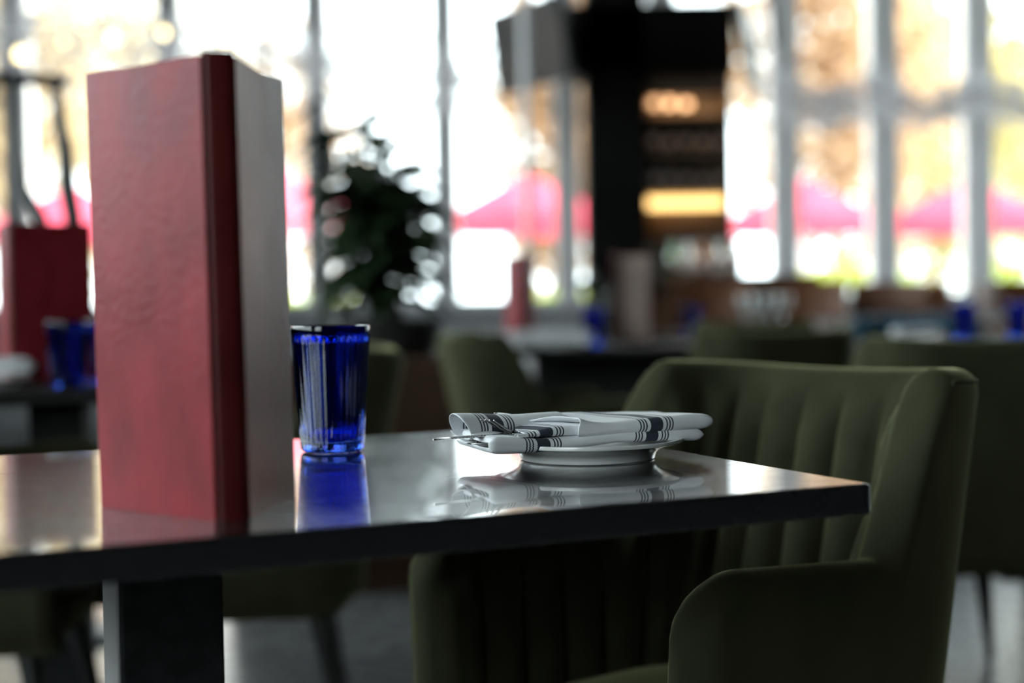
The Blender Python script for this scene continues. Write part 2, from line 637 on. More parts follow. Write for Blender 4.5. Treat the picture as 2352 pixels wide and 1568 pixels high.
# pedestal placed under the table where the photograph shows it
ped = onz(395, 1330, TZ - .05)
make_table('dining_table', tc_, YAW, TL, TD, 'black polished rectangular table in front carrying the tall red menu and striped napkin',
           px=-(TL / 2) + TL - .527, col=.09, top='table')

# ------------------------------------------------------------------ chairs
def chair_path(wx=.2233, yf=.258, yb=-.183, rc=.112, n=240):
    pts = []
    L1 = yf - (yb + rc)
    Lc = rc * pi / 2
    Lb = 2 * (wx - rc)
    tot = 2 * L1 + 2 * Lc + Lb
    for i in range(n + 1):
        s = tot * i / n
        if s < L1:
            p = Vector((-wx, yf - s, 0)); nn = Vector((-1, 0, 0))
        elif s < L1 + Lc:
            a = (s - L1) / rc
            p = Vector((-wx + rc - rc * cos(a), yb + rc - rc * sin(a), 0)); nn = Vector((-cos(a), -sin(a), 0))
        elif s < L1 + Lc + Lb:
            p = Vector((-wx + rc + (s - L1 - Lc), yb, 0)); nn = Vector((0, -1, 0))
        elif s < L1 + 2 * Lc + Lb:
            a = (s - L1 - Lc - Lb) / rc
            p = Vector((wx - rc + rc * sin(a), yb + rc - rc * cos(a), 0)); nn = Vector((sin(a), -cos(a), 0))
        else:
            p = Vector((wx, yb + rc + (s - L1 - 2 * Lc - Lb), 0)); nn = Vector((1, 0, 0))
        pts.append((s, p, nn))
    return pts, tot, L1, Lc, Lb


def make_chair(name, label, upholstery='velvet', pipe='velvet_pipe', ztop=.826, zarm=.635):
    r = empty(name, (0, 0, 0), 0, label, 'chair', None)
    pts, tot, L1, Lc, Lb = chair_path()
    h0 = .031
    zb = .29
    cw = Lb + 2 * Lc
    nch = 9
    P, rimL, rimI = [], [], []
    for s, p, nn in pts:
        e = min(s, tot - s)
        sa = L1 - .005
        wing = sstep(sa - .045, sa + .03, e)
        za_ = zarm + .008 - .024 * min(1, e / L1)
        zt = za_ + (ztop - za_) * wing
        # soft dip towards the middle of the back
        mid = abs(s - tot / 2) / (tot / 2)
        zt += -.012 * wing * (1 - min(1, (abs(s - tot / 2) / (cw / 2))) ** 2)
        # rounded front of the arm
        rr = .085
        if e < rr:
            zt -= rr - sqrt(max(0, rr * rr - (rr - e) ** 2))
        h = h0
        if e < h0:
            h = h0 * sqrt(max(.0, 1 - ((h0 - e) / h0) ** 2)) + .0015
        lean = .22 * sstep(sa - .10, sa + .10, e)
        flare = .079 * (1 - wing)

        def place(off, z):
            q = p + nn * off
            q = Vector((q.x, q.y, z))
            q.y -= lean * max(0, z - .40)
            q += nn * (flare * max(0, z - .40) * .5)
            return q

        ph = (s - tot / 2) / (cw / nch)
        puff = abs(cos(pi * (ph + 0.5 * (nch % 2 == 0)))) ** .6
        row = []
        nz = 12
        for k in range(nz):
            z = zb + (zt - h - zb) * k / (nz - 1)
            inn = max(0, (.35 - z) / (.35 - zb))
            row.append(place(h - .05 * inn * inn, z))
        for k in range(1, 8):
            a = pi * k / 8
            pk = puff * .006 * (k / 8) ** 2
            row.append(place(h * cos(a), zt - h + h * sin(a) * 1.0))
        for k in range(nz + 4):
            t = k / (nz + 3)
            z = zt - h - (zt - h - .38) * t
            fade = sstep(0, .045, zt - h - z) * min(1, e / .06)
            row.append(place(-h - .026 * puff * fade, z))
        P.append(row)
        rimL.append(place(h * .86, zt - h + h * .50))
        rimI.append(place(-h * .82, zt - h + h * .62))
    m = MB()
    o = m.grid(P, closed_v=True)
    nv = len(P[0])
    m.f.append(tuple(o + k for k in range(nv)))
    m.f.append(tuple(o + (len(P) - 1) * nv + k for k in range(nv))[::-1])
    m.build('backrest', upholstery, r)
    fl = [pts[0], ]
    m = MB()
    seam = [rimL[i] for i, q in enumerate(pts) if min(q[0], tot - q[0]) > L1 + .02]
    m.tube(seam, .0028, 6)
    m.build('piping', pipe, r)
    # seat
    prof = []
    m = MB()
    G = []
    for k, (sc, z) in enumerate([(0.0, .428), (.5, .429), (.85, .425), (.95, .417), (1, .405), (1.0, .39), (.98, .373), (.5, .370), (0, .370)]):
        ring = []
        for q in range(48):
            a = 2 * pi * q / 48
            ca, sa_ = cos(a), sin(a)
            x = .186 * sc * (abs(ca) ** .5) * (1 if ca >= 0 else -1)
            y = .045 + .205 * sc * (abs(sa_) ** .5) * (1 if sa_ >= 0 else -1)
            ring.append((x, y, z))
        G.append(ring)
    m.grid(G, closed_v=True)
    m.build('seat', upholstery, r)
    # upholstered bowl under the seat
    m = MB(); G = []
    for sc, z in [(0, .372), (.95, .372), (1, .36), (.985, .335), (.93, .302), (.8, .284), (.4, .276), (0, .276)]:
        ring = []
        for q in range(48):
            a = 2 * pi * q / 48
            ca, sa_ = cos(a), sin(a)
            ring.append((.215 * sc * (abs(ca) ** .55) * (1 if ca >= 0 else -1), .035 + .22 * sc * (abs(sa_) ** .55) * (1 if sa_ >= 0 else -1), z))
        G.append(ring)
    m.grid(G, closed_v=True)
    m.build('seat_base', upholstery, r)
    for sx in (-1, 1):
        for sy in (-1, 1):
            m = MB()
            m.tube([(sx * .150, .035 + sy * .150, .295), (sx * .195, .035 + sy * .205, 0)], [.025, .010], 10)
            m.build('leg', 'black_wood', r)
    return r


chair = make_chair('dining_chair', 'olive velvet channel-back armchair pulled up to the right end of the near black table')
CH_G = 'olive velvet dining chairs'
CHAIR_YAW = radians(127.7)
cpos = Vector((.2203, 1.7047, 0))
chair.location = cpos
chair.rotation_euler = (0, 0, CHAIR_YAW)


def chair_copy(x, y, rz, label, root=chair):
    return dup(root, (x, y, 0), rz, label)


chair_copy(-.53, 2.98, radians(97), 'olive velvet chair behind the near table, seen side-on past the blue tumbler')
chair_copy(-1.08, 2.72, radians(-88), 'dark olive chair in shadow under the left end of the near table')
chair_copy(1.0, 3.28, radians(3), 'olive velvet chair with its plain back to the viewer, behind the near right chair')
chair_copy(.09, 4.18, radians(-80), 'blurred olive chair at the left end of the middle distance table')
chair_copy(.72, 4.35, radians(20), 'blurred olive chair with its pale rim showing just above the near chair')
chair_copy(1.03, 6.02, radians(-12), 'blurred dark olive chair facing away before the wine glasses on the bar-side table')

# ------------------------------------------------------------------ menus
def make_menu(name, loc, a_left, a_right, label, wl=.135, wr=.122, hgt=.338, spine=.0225, tilt=0.0, group=None, page='menu_spine'):
    """an upright folded menu: flat spine in front, two covers running back at the given headings"""
    r = empty(name, loc, 0, label, 'menu', group)
    th = .0028
    tl_ = math.tan(tilt)

    def cover(p0, ang, w, nm):
        d = Vector((cos(ang), sin(ang), 0))
        n = Vector((-d.y, d.x, 0))
        m = MB()
        P = []
        N = 16
        for i in range(N + 1):
            t = i / N
            q = p0 + d * (w * t)
            bow = n * (.0022 * sin(pi * t))
            wob = .0012 * sin(7 * t + 1.3) * t
            row = []
            NZ = 14
            for k in range(NZ + 1):
                z = .0001 + (hgt + wob) * k / NZ
                row.append(q + bow + n * (th / 2) + Vector((0, 0, z)))
            for k in range(NZ, -1, -1):
                z = .0001 + (hgt + wob) * k / NZ
                row.append(q + bow - n * (th / 2) + Vector((0, 0, z)))
            P.append(row)
        o = m.grid(P, closed_v=True)
        nv = len(P[0])
        m.f.append(tuple(o + k for k in range(nv)))
        m.f.append(tuple(o + N * nv + k for k in range(nv))[::-1])
        m.v = [Vector((v.x + tl_ * v.z, v.y, v.z)) for v in m.v]
        m.build(nm, 'menu_red', r)

    hs = spine / 2
    # spine with a groove beside each hinge
    m = MB()
    P = []
    xs = [-1.0, -.97, -.9, -.8, -.68, -.4, 0, .4, .68, .8, .9, .97, 1.0]
    dz = [.0004, -.0004, -.0010, .0008, .0014, .0016, .0017, .0016, .0014, .0008, -.0010, -.0004, .0004]
    for x, y in zip(xs, dz):
        P.append([(x * hs, -y, 0), (x * hs, -y, hgt + .0025), (x * hs, -y + .0032, hgt + .0025), (x * hs, -y + .0032, 0)])
    # rotate the spine to face between the covers
    mid = (a_left + a_right) / 2
    rot = Matrix.Rotation(mid - pi / 2, 4, 'Z')
    P = [[rot @ Vector(q) for q in row] for row in P]
    o = m.grid(P, closed_v=True)
    m.f.append(tuple(o + k for k in range(4)))
    m.f.append(tuple(o + (len(P) - 1) * 4 + k for k in range(4))[::-1])
    m.v = [Vector((v.x + tl_ * v.z, v.y, v.z)) for v in m.v]
    m.build('spine', 'menu_spine', r)
    pl = rot @ Vector((-hs - .0004, .0018, 0))
    pr = rot @ Vector((hs + .0004, .0018, 0))
    cover(pl, a_left, wl, 'front_cover')
    cover(pr, a_right, wr, 'back_cover')
    # page holders standing inside the fold
    m = MB()
    inn = rot @ Vector((0, .006, 0))
    for ang, w in ((a_left, wl), (a_right, wr)):
        d = Vector((cos(ang), sin(ang), 0))
        off = Vector((0, .006, 0))
        c = inn + d * (w * .5) + rot @ Vector((0, .006, 0))
        m.box((c.x, c.y, hgt / 2), (w * .86, .0008, hgt * .95), rot=ang)
    m.v = [Vector((v.x + tl_ * v.z, v.y, v.z)) for v in m.v]
    m.build('page', page, r, smooth=False)
    return r


s1, s2 = onz(500, 1197, TZ), onz(571, 1192, TZ)
mL, mR = onz(237, 1165, TZ), onz(675, 1140, TZ)
sc_ = (s1 + s2) / 2
aL = math.atan2(mL.y - s1.y, mL.x - s1.x)
aR = math.atan2(mR.y - s2.y, mR.x - s2.x)
if aL < 0:
    aL += 2 * pi
menu = make_menu('menu', (sc_.x, sc_.y, TZ + .00005), aL, aR, 'tall red leatherette menu standing half open on the near black table',
                 wl=(mL - s1).length, wr=(mR - s2).length, spine=(s2 - s1).length, tilt=radians(-.7))

# ------------------------------------------------------------------ tumblers
def make_tumbler(name, loc, label, mat='blue_glass', H_=.134, r0=.0335, r1=.0428, n=144, ribs=36):
    r = empty(name, loc, 0, label, 'glass', None)
    m = MB()

    def rib(rr, z, a):
        if z < .004 or z > H_ - .013:
            return 0
        f = sstep(.004, .012, z)
        return -.0008 * f * (1 - abs(cos(ribs * a / 2)) ** .8)

    def ro(z):
        return r0 + (r1 - r0) * (z / H_) ** .9

    out = [(.0001, .0022), (r0 * .55, .0020), (r0 * .80, .0006), (r0 * .88, 0), (r0 * .955, .0012), (ro(.004) * .995, .004)]
    for z in (.007, .012, .02, .03, .045, .06, .075, .09, .105, .115, H_ - .014):
        out.append((ro(z), z))
    out += [(ro(H_ - .0125) + .0002, H_ - .0125), (ro(H_ - .008) + .0001, H_ - .008), (r1 - .0002, H_ - .002), (r1 - .0007, H_), (r1 - .0016, H_ + .0002), (r1 - .0023, H_ - .001)]
    inn = [(ro(z) - .0030 - .0012 * (1 - z / H_), z) for z in (.12, .1, .075, .05, .03, .018)]
    inn += [(ro(.013) * .84, .0125), (ro(.011) * .7, .0108), (.3 * r0, .0100), (.0001, .0100)]
    m.lathe(out + inn, n, fr=lambda rr, z, a: rib(rr, z, a))
    # only the outer skin is fluted: put the lining back to a plain round
    nout = len(out)
    k0 = nout * n
    for i, (rr, z) in enumerate(inn):
        for q in range(n):
            a = 2 * pi * q / n
            m.v[k0 + i * n + q] = Vector((rr * cos(a), rr * sin(a), z))
    m.build('bowl', mat, r, weld=True)
    return r


gp = onz(764, 1042, TZ)
gdir = Vector((gp.x, gp.y, 0)).normalized()
gp = gp + gdir * .030
tumbler = make_tumbler('tumbler', (gp.x, gp.y, TZ + .0004), 'cobalt blue fluted tumbler standing just right of the tall red menu')


def tumbler_copy(p, label, rz=0):
    return dup(tumbler, (p[0], p[1], p[2]), rz, label)


# ------------------------------------------------------------------ plate
def make_plate(name, loc, label, R=.0945, mat='china'):
    r = empty(name, loc, 0, label, 'plate', None)
    k = R / .0945
    prof = [(.0001, .0016), (.060, .0016), (.0635, .0002), (.0655, 0), (.0668, .001), (.0672, .0035), (.0690, .0072), (.0735, .0105), (.0790, .0128), (.0860, .0152),
            (.0922, .0160), (.0941, .0166), (.0947, .0184), (.0941, .0201), (.0920, .0204), (.0860, .0186), (.0780, .0162), (.0725, .0138), (.0665, .0090), (.0600, .0062), (.040, .0056), (.0001, .0056)]
    m = MB(); m.lathe([(a * k, z * k) for a, z in prof], 96); m.build('dish', mat, r, weld=True)
    return r


pf = onz(1350, 1070, TZ)
pc = pf + Vector((pf.x, pf.y, 0)).normalized() * .066
plate = make_plate('bread_plate', (pc.x, pc.y, TZ + .0004), 'small white china plate under the striped napkin on the near table')

# ------------------------------------------------------------------ napkin
NY = radians(23)


def napkin_sheets():
    m = MB()

    def c_sheet(a0f, a1, b0, b1, z0, z1, su0=0.0, skew=.28, endr=.011, n=70, warp=0.0, seed=0, lift=None, endl=0.0):
        """cloth folded once: top layer, rounded front fold, layer beneath; closed and rounded at its right end"""
        th = (z1 - z0) / 2
        zc = (z0 + z1) / 2
        P, A = [], []
        # path: back top -> front top -> fold -> front bottom -> back bottom
        path = []
        k1 = 16
        for i in range(k1):
            t = i / (k1 - 1)
            path.append((b1 + (b0 + th - b1) * t, 1.0, t * .33))
        for i in range(1, 13):
            ang = pi / 2 + pi * i / 13
            path.append((b0 + th + th * cos(ang), sin(ang), .33 + .34 * i / 13))
        for i in range(k1):
            t = i / (k1 - 1)
            path.append((b0 + th + (b1 - b0 - th) * t, -1.0, .67 + t * .33))
        arc = 0
        for j, (bb, s, t) in enumerate(path):
            a0 = a0f(t)
            row, ar = [], []
            if j:
                arc += math.hypot(bb - path[j - 1][0], (s - path[j - 1][1]) * th)
            for i in range(n + 1):
                u = i / n
                u = u ** 1.0
                a = a0 + (a1 - a0) * u
                e = a1 - a
                sc = 1.0
                if e < endr:
                    sc = sqrt(max(0, 1 - ((endr - e) / endr) ** 2))
                if endl and a - a0 < endl:
                    sc *= sqrt(max(0, 1 - ((endl - a + a0) / endl) ** 2))
                bc = bb
                bfront = b0 + th
                if bb < bfront:
                    bc = bfront + (bb - bfront) * (.35 + .65 * sc)
                # slightly rounded plan corner at the right end
                nz = mnoise.noise(Vector((a * 22 + seed, bb * 22, seed * 1.7))) * .0016 + mnoise.noise(Vector((a * 9 + seed, bb * 9, 3 + seed))) * .0022
                z = zc + s * th * sc + warp * (a + .02) ** 2 + (nz if s > -.5 else nz * .5)
                if lift:
                    z += lift(a, bb, s)
                row.append((a, bc + nz * .6, z))
                ar.append((a + su0 + skew * (bb - b0), arc, 0))
            P.append(row)
            A.append(ar)
        m.grid(P, attr=A)

    # lower fold, lying on the plate
    def a0_low(t):
        return -.127 + .010 * abs(t - .5)

    c_sheet(a0_low, .1035, -.054, .046, .0178, .0285, su0=.004, seed=1.0, endl=.007,
            lift=lambda a, bb, s: -.0022 * sstep(-.05, -.13, a) + (.0045 * sstep(-.062, -.105, a) if s > -.3 else 0) + .0012 * sin(a * 34 + 1))
    # inner pocket layer, front left
    def a0_mid(t):
        return -.094 + .03 * sstep(.33, 0, t) - .004 * sin(t * 14)

    c_sheet(a0_mid, .02, -.0515, .030, .0292, .0372, su0=.0, seed=2.3, endr=.004,
            lift=lambda a, bb, s: (-.0035 * sstep(-.06, -.095, a) if s > 0 else .001 * sstep(-.06, -.095, a)))
    # top fold with a wavy turned-back left edge
    def a0_top(t):
        if t < .33:
            k = t / .33
            return -.082 + .046 * k + .006 * sin(k * 8)
        return -.036 + .0015 * sin(t * 20)

    def lift_top(a, bb, s):
        if s < -.2:
            return 0
        edge = -.082 + .046 * max(0, min(1, (.05 - bb) / .1))
        d = a - edge
        k = max(0, 1 - d / .042)
        return (.0078 * k * k * (.5 + .5 * cos((bb - .042) * 76))) + .0012 * sin(a * 40 + bb * 30)

    c_sheet(a0_top, .1135, -.056, .050, .0282, .0405, su0=.0, seed=4.1, lift=lift_top, endr=.013)
    # rolled back part, open at the left like a tube
    P, A = [], []
    nt, nn = 44, 34
    for j in range(nt + 1):
        t = j / nt
        ang = -2.0 + 2 * pi * 1.28 * t       # a little more than one turn
        rr = 1.0 - .30 * t
        row, ar = [], []
        for i in range(nn + 1):
            u = i / nn
            a0 = -.1315 + .006 * sin(3 * t * pi + .5)
            a = a0 + (-.02 - a0) * u
            fl = 1 + .12 * (1 - u) ** 2
            hb, hz = .026 * rr * fl, .0138 * rr * fl
            bb = .012 + hb * cos(ang) + .010 * u
            z = .0352 + hz * sin(ang) + .0008 * sin(a * 60 + ang * 2) - .003 * u
            row.append((a, bb, z))
            ar.append((a + .031, t * .1, 0))
        P.append(row)
        A.append(ar)
    m.grid(P, attr=A)
    # corner of cloth tucked into the roll and the flap drooping in front of it
    P, A = [], []
    for j in range(15):
        v = j / 14
        row, ar = [], []
        for i in range(19):
            u = i / 18
            a = -.129 + .055 * u + .012 * v * (1 - u)
            bb = -.006 - .034 * v
            z = .0305 - .006 * v * v - .0035 * sin(pi * v) * (1 - u) + .0028 * sin(pi * u * 1.4 + .5)
            row.append((a, bb, z))
            ar.append((0, 0, 0))
        P.append(row)
        A.append(ar)
    m.grid(P, attr=A)
    return m


nap = napkin_sheets().build('napkin', 'napkin')
nap.location = (pc.x, pc.y, TZ + .0004)
nap.rotation_euler = (0, 0, NY)
sm = nap.modifiers.new('thickness', 'SOLIDIFY'); sm.thickness = .0014; sm.offset = 0
ss = nap.modifiers.new('soft', 'SUBSURF'); ss.levels = 1; ss.render_levels = 1
tag(nap, 'white napkin with dark blue stripes folded around cutlery on the near white plate', 'napkin')

# ------------------------------------------------------------------ fork and knife tucked in the napkin
def make_fork(name, loc, rz, ry, label):
    r = empty(name, loc, 0, label, 'fork')
    r.rotation_euler = (0, ry, rz)
    m = MB()          # handle along +x from the neck
    P = []
    for i in range(24):
        t = i / 23
        x = .0 + .07 * t
        w = .0035 + .0045 * sstep(.35, 1, t) - .001 * sin(pi * min(1, t * 2))
        z = .004 * sin(pi * t) - .002
        if t > .97:
            w *= .6
        P.append([(x, w * cos(a), z + .0012 * sin(a)) for a in [2 * pi * k / 12 for k in range(12)]])
    o = m.grid(P, closed_v=True)
    m.f.append(tuple(o + k for k in range(12))); m.f.append(tuple(o + 23 * 12 + k for k in range(12))[::-1])
    m.build('handle', 'chrome', r)
    m = MB(); P = []
    for i in range(14):
        t = i / 13
        x = -.032 * t
        w = .0035 + .0078 * sstep(0, .7, t)
        z = -.002 - .006 * sin(pi * t * .8)
        P.append([(x, w * cos(a), z + .0010 * sin(a)) for a in [2 * pi * k / 16 for k in range(16)]])
    o = m.grid(P, closed_v=True)
    m.f.append(tuple(o + k for k in range(16))); m.f.append(tuple(o + 13 * 16 + k for k in range(16))[::-1])
    hd = m.build('neck', 'chrome', r)
    for k in range(4):
        m = MB()
        y = -.0093 + .0062 * k
        m.tube([(-.029, y, -.0062), (-.045, y, -.0055), (-.062, y * .97, -.0015), (-.078, y * .93, .0045)], [.0014, .00135, .0012, .0006], 8)
        m.build('tine', 'chrome', r)
    return r


fork_tip = at(1126, 965, 1.335)
nfr = Matrix.Translation((pc.x, pc.y, TZ)) @ Matrix.Rotation(NY, 4, 'Z')


def nloc(a, bb, z):
    return nfr @ Vector((a, bb, z))


_fa = radians(46)
_ft = at(1119, 964, 1.352)
fork = make_fork('fork', (_ft.x + .076 * cos(_fa), _ft.y + .076 * sin(_fa), TZ + .0268), _fa, radians(10), 'steel fork with its four tines poking up from the striped napkin')


def make_knife(name, loc, rz, label):
    r = empty(name, loc, rz, label, 'knife')
    m = MB()      # blade lying flat: serrated along the near edge
    top, low = [], []
    N = 60
    for i in range(N + 1):
        t = i / N
        x = -.112 + .112 * t
        wb = .0062 * min(1, sqrt(t * 4 + .02))
        ser = .0007 if i % 2 else 0
        if t > .93:
            ser = 0
        top.append(((x, wb * .9, 0), (x, -wb + ser, 0)))
    P = []
    for i in range(N + 1):
        (x, y1, _), (_, y0, _) = top[i]
        tk = .0009
        P.append([(x, y1, tk), (x, (y0 + y1) / 2, tk * 1.1), (x, y0, .0002), (x, y0, -.0002), (x, (y0 + y1) / 2, -tk * 1.1), (x, y1, -tk)])
    o = m.grid(P, closed_v=True)
    m.f.append(tuple(o + k for k in range(6))); m.f.append(tuple(o + N * 6 + k for k in range(6))[::-1])
    m.build('blade', 'chrome', r)
    m = MB()
    m.tube([(0, 0, 0), (.006, 0, 0), (.03, 0, 0), (.07, 0, 0), (.095, 0, 0), (.1, 0, 0)], [.0025, .0036, .0042, .0046, .0045, .002], 12)
    m.build('handle', 'chrome', r)
    return r


kt = at(995, 1005, 1.315)
kn = nloc(-.060, -.012, .0300)
kd = Vector((kn.x - kt.x, kn.y - kt.y, 0)).normalized()
knife = make_knife('knife', (kt.x + kd.x * .112, kt.y + kd.y * .112, TZ + .0302), math.atan2(kd.y, kd.x), 'serrated steel table knife lying flat with its tip out of the striped napkin')

# ------------------------------------------------------------------ second table, far left
t2 = onz(110, 905, TZ)
make_table('dining_table', (t2.x - .30, t2.y + .46, 0), radians(8), 1.1, .80, 'dark table at the far left carrying a red menu and blue glasses', px=.17)
m2 = onz(30, 886, TZ)
make_menu('menu', (m2.x, m2.y, TZ + .0005), radians(118), radians(34), 'dark red menu standing on the far left table, its cover in shadow', wl=.14, wr=.165, spine=.012)
for (px, py, lab) in ((148, 893, 'blue tumbler in front of the dark red menu on the far left table'),
                      (244, 884, 'blue tumbler half hidden by the left edge of the tall red menu')):
    q = onz(px, py, TZ)
    tumbler_copy((q.x, q.y + .03, TZ + .0004), lab)


def make_rolled_napkin(name, loc, rz, label, L=.2, rad=.022):
    m = MB()
    P = []
    for i in range(25):
        t = i / 24
        row = []
        for k in range(20):
            a = 2 * pi * k / 20
            rr = rad * (1 + .12 * sin(3 * a + 4 * t) + .10 * mnoise.noise(Vector((t * 5, a, 1)))) * (sqrt(max(.02, 1 - (2 * t - 1) ** 8)))
            row.append((-L / 2 + L * t, rr * 1.25 * cos(a), rad * .95 + rr * .8 * sin(a)))
        P.append(row)
    o = m.grid(P, closed_v=True)
    m.f.append(tuple(o + k for k in range(20))); m.f.append(tuple(o + 24 * 20 + k for k in range(20))[::-1])
    ob = m.build(name, 'white_cloth')
    ob.location = loc
    ob.rotation_euler = (0, 0, rz)
    tag(ob, label, 'napkin')
    return ob


def place_setting(px, py, where, rz, k=1.0):
    q = onz(px, py, TZ)
    dup(plate, (q.x, q.y, TZ + .0004), 0, 'white plate under a rolled napkin ' + where)
    return make_rolled_napkin('napkin', (q.x, q.y, TZ + .0196), rz, 'rolled white napkin lying on a plate ' + where)


q = onz(20, 876, TZ)
place_setting(-34, 889, 'at the left end of the far left table', radians(25))

# ------------------------------------------------------------------ middle distance table with its menu
def tpos(px, Y):
    return Vector(((px - W / 2) / FPX * Y, Y, TZ))


make_table('dining_table', (.55, 5.2, 0), radians(0), 1.05, .95, 'blurred dark table in the middle distance below the black pillar', px=0.0, slab=.94)
q = tpos(1416, 5.5)
make_menu('menu', (q.x, q.y, TZ + .0005), radians(2), radians(-97), 'pale lit red menu standing on the middle distance table in front of the black pillar', wl=.13, wr=.125, spine=.02, tilt=0, page='paper')
q = tpos(1208, 5.4)
make_menu('menu', (q.x, q.y, TZ + .0005), radians(120), radians(78), 'narrow red menu standing edge-on at the left of the middle distance table', wl=.12, wr=.12, spine=.035)
q = tpos(1365, 5.1)
tumbler_copy((q.x, q.y, TZ + .0004), 'blurred blue tumbler on the middle distance table beside the pale red menu')
place_setting(1225, 795, 'at the left of the middle distance table', radians(10))
place_setting(1300, 798, 'at the centre of the middle distance table', radians(-15))

# ------------------------------------------------------------------ right hand table behind the plain-backed chair
make_table('dining_table', (1.78, 4.75, 0), radians(2), 1.3, .9, 'dark table at the right beyond the plain-backed olive chair', px=0)
for (px, py, lab) in ((2212, 4.95, 'blue tumbler on the right table in front of the grey mullion'),
                      (2338, 5.0, 'blue tumbler at the right edge of the picture on the right table')):
    q = tpos(px, py)
    tumbler_copy((q.x, q.y, TZ + .0004), lab)
place_setting(2105, 789, 'on the right table, left of the blue tumblers', radians(20))

# ------------------------------------------------------------------ table by the bar
make_table('dining_table', (1.0, 6.6, 0), radians(0), .9, .6, 'blurred dark table in front of the bar counter', px=0)
q = tpos(1592, 6.45)
tumbler_copy((q.x, q.y, TZ + .0004), 'blurred blue tumbler on the dark table in front of the bar counter')


def make_wine_glass(name, loc, label):
    r = empty(name, loc, 0, label, 'glass')
    m = MB()
    m.lathe([(.0001, 0), (.032, 0), (.033, .0015), (.01, .005), (.004, .012), (.0035, .06), (.005, .075), (.022, .088), (.035, .11), (.038, .135), (.034, .165), (.031, .18),
             (.0298, .18), (.0328, .165), (.0366, .135), (.0335, .111), (.021, .09), (.0001, .082)], 40)
    m.build('bowl', 'clear_glass', r, weld=True)
    return r


wg = None
wgl = ['leftmost', 'second', 'third', 'rightmost']
for k, px in enumerate((1712, 1742, 1772, 1800)):
    q = tpos(px, 6.5 + k % 2 * .1)
    lab = '%s clear wine glass from the left in the row on the table before the bar' % wgl[k]
    if wg is None:
        wg = make_wine_glass('wine_glass', (q.x, q.y, TZ + .0004), lab)
        wg['group'] = 'wine glasses on the table before the bar'
    else:
        dup(wg, (q.x, q.y, TZ + .0004), 0, lab)

# teal chairs beyond the right table
teal = make_chair('dining_chair', 'teal velvet chair behind the right table, left of the two blue tumblers', 'teal', 'teal')
teal.location = (1.66, 6.05, 0)
teal.rotation_euler = (0, 0, radians(150))
chair_copy(at(2190, 740, 6.9).x, 6.9, radians(200), 'teal velvet chair behind the right table, just left of the wide grey mullion', teal)

# ------------------------------------------------------------------ bar: pillar, header, shelf alcove, counter
YP = 9.0


def X(px, Y, py=400):
    return at(px, py, Y).x


def Z(py, Y, px=1500):
    return at(px, py, Y).z


xp0, xp1 = X(1347, YP), X(1487, YP)
b = MB(); b.box(((xp0 + xp1) / 2, YP + .2, CH / 2), (xp1 - xp0, .4, CH), bev=.01)
b.box(((X(1310, YP) + X(1692, YP)) / 2, YP + .25, (Z(168, YP) + Z(6, YP)) / 2), (X(1692, YP) - X(1310, YP), .5, Z(6, YP) - Z(168, YP)), bev=.01)
struct(b, 'pillar', 'dark_wall')

sh0, sh1 = X(1485, YP + .1), X(1692, YP + .1)
YS = YP + .25
back = empty('shelf_unit', ((sh0 + sh1) / 2, YS, 0), 0, 'lit wooden back-bar shelf unit of bottles to the right of the black pillar', 'shelf')
hw = (sh1 - sh0) / 2
m = MB(); m.box((0, .30, Z(360, YS) - .2), (hw * 2, .02, 1.6)); m.build('back_panel', 'shelf_wood', back, smooth=False)
shelf_z = [Z(555, YS), Z(440, YS), Z(350, YS), Z(262, YS)]
for z in shelf_z:
    m = MB(); m.box((0, .14, z), (hw * 2 - .002, .28, .03), bev=.003); m.build('shelf', 'shelf_wood', back)
for sx in (-1, 1):
    m = MB(); m.box((sx * (hw - .012), .145, Z(360, YS) - .2), (.02, .27, 1.6)); m.build('side_panel', 'shelf_wood', back, smooth=False)
m = MB(); m.box((0, .02, Z(195, YS)), (hw * 2 - .05, .05, .16), bev=.01); m.build('cornice', 'shelf_wood', back)
m = MB(); m.box((0, .20, Z(462, YS)), (hw * 2 - .06, .03, .07), bev=.008); m.build('light_strip', 'amber', back)
m = MB(); m.box((0, .14, .45), (hw * 2 - .002, .28, .9), bev=.004); m.build('cupboard', 'oak', back)


def make_bottle(name, loc, label, mat, h=.27, rr=.036, group=None):
    r = empty(name, loc, 0, label, 'bottle', group)
    m = MB()
    m.lathe([(.0001, 0), (rr * .9, 0), (rr, .006), (rr, h * .58), (rr * .85, h * .66), (rr * .42, h * .76), (rr * .36, h * .95), (rr * .42, h * .96), (rr * .42, h), (.0001, h)], 28)
    m.build('body', mat, r)
    m = MB(); m.lathe([(rr * 1.012, h * .18), (rr * 1.012, h * .48)], 28); m.build('label_band', 'paper', r)
    m = MB(); m.lathe([(rr * .46, h * .93), (rr * .46, h * 1.01), (.0001, h * 1.01)], 20); m.build('cap', 'black_plastic', r)
    return r


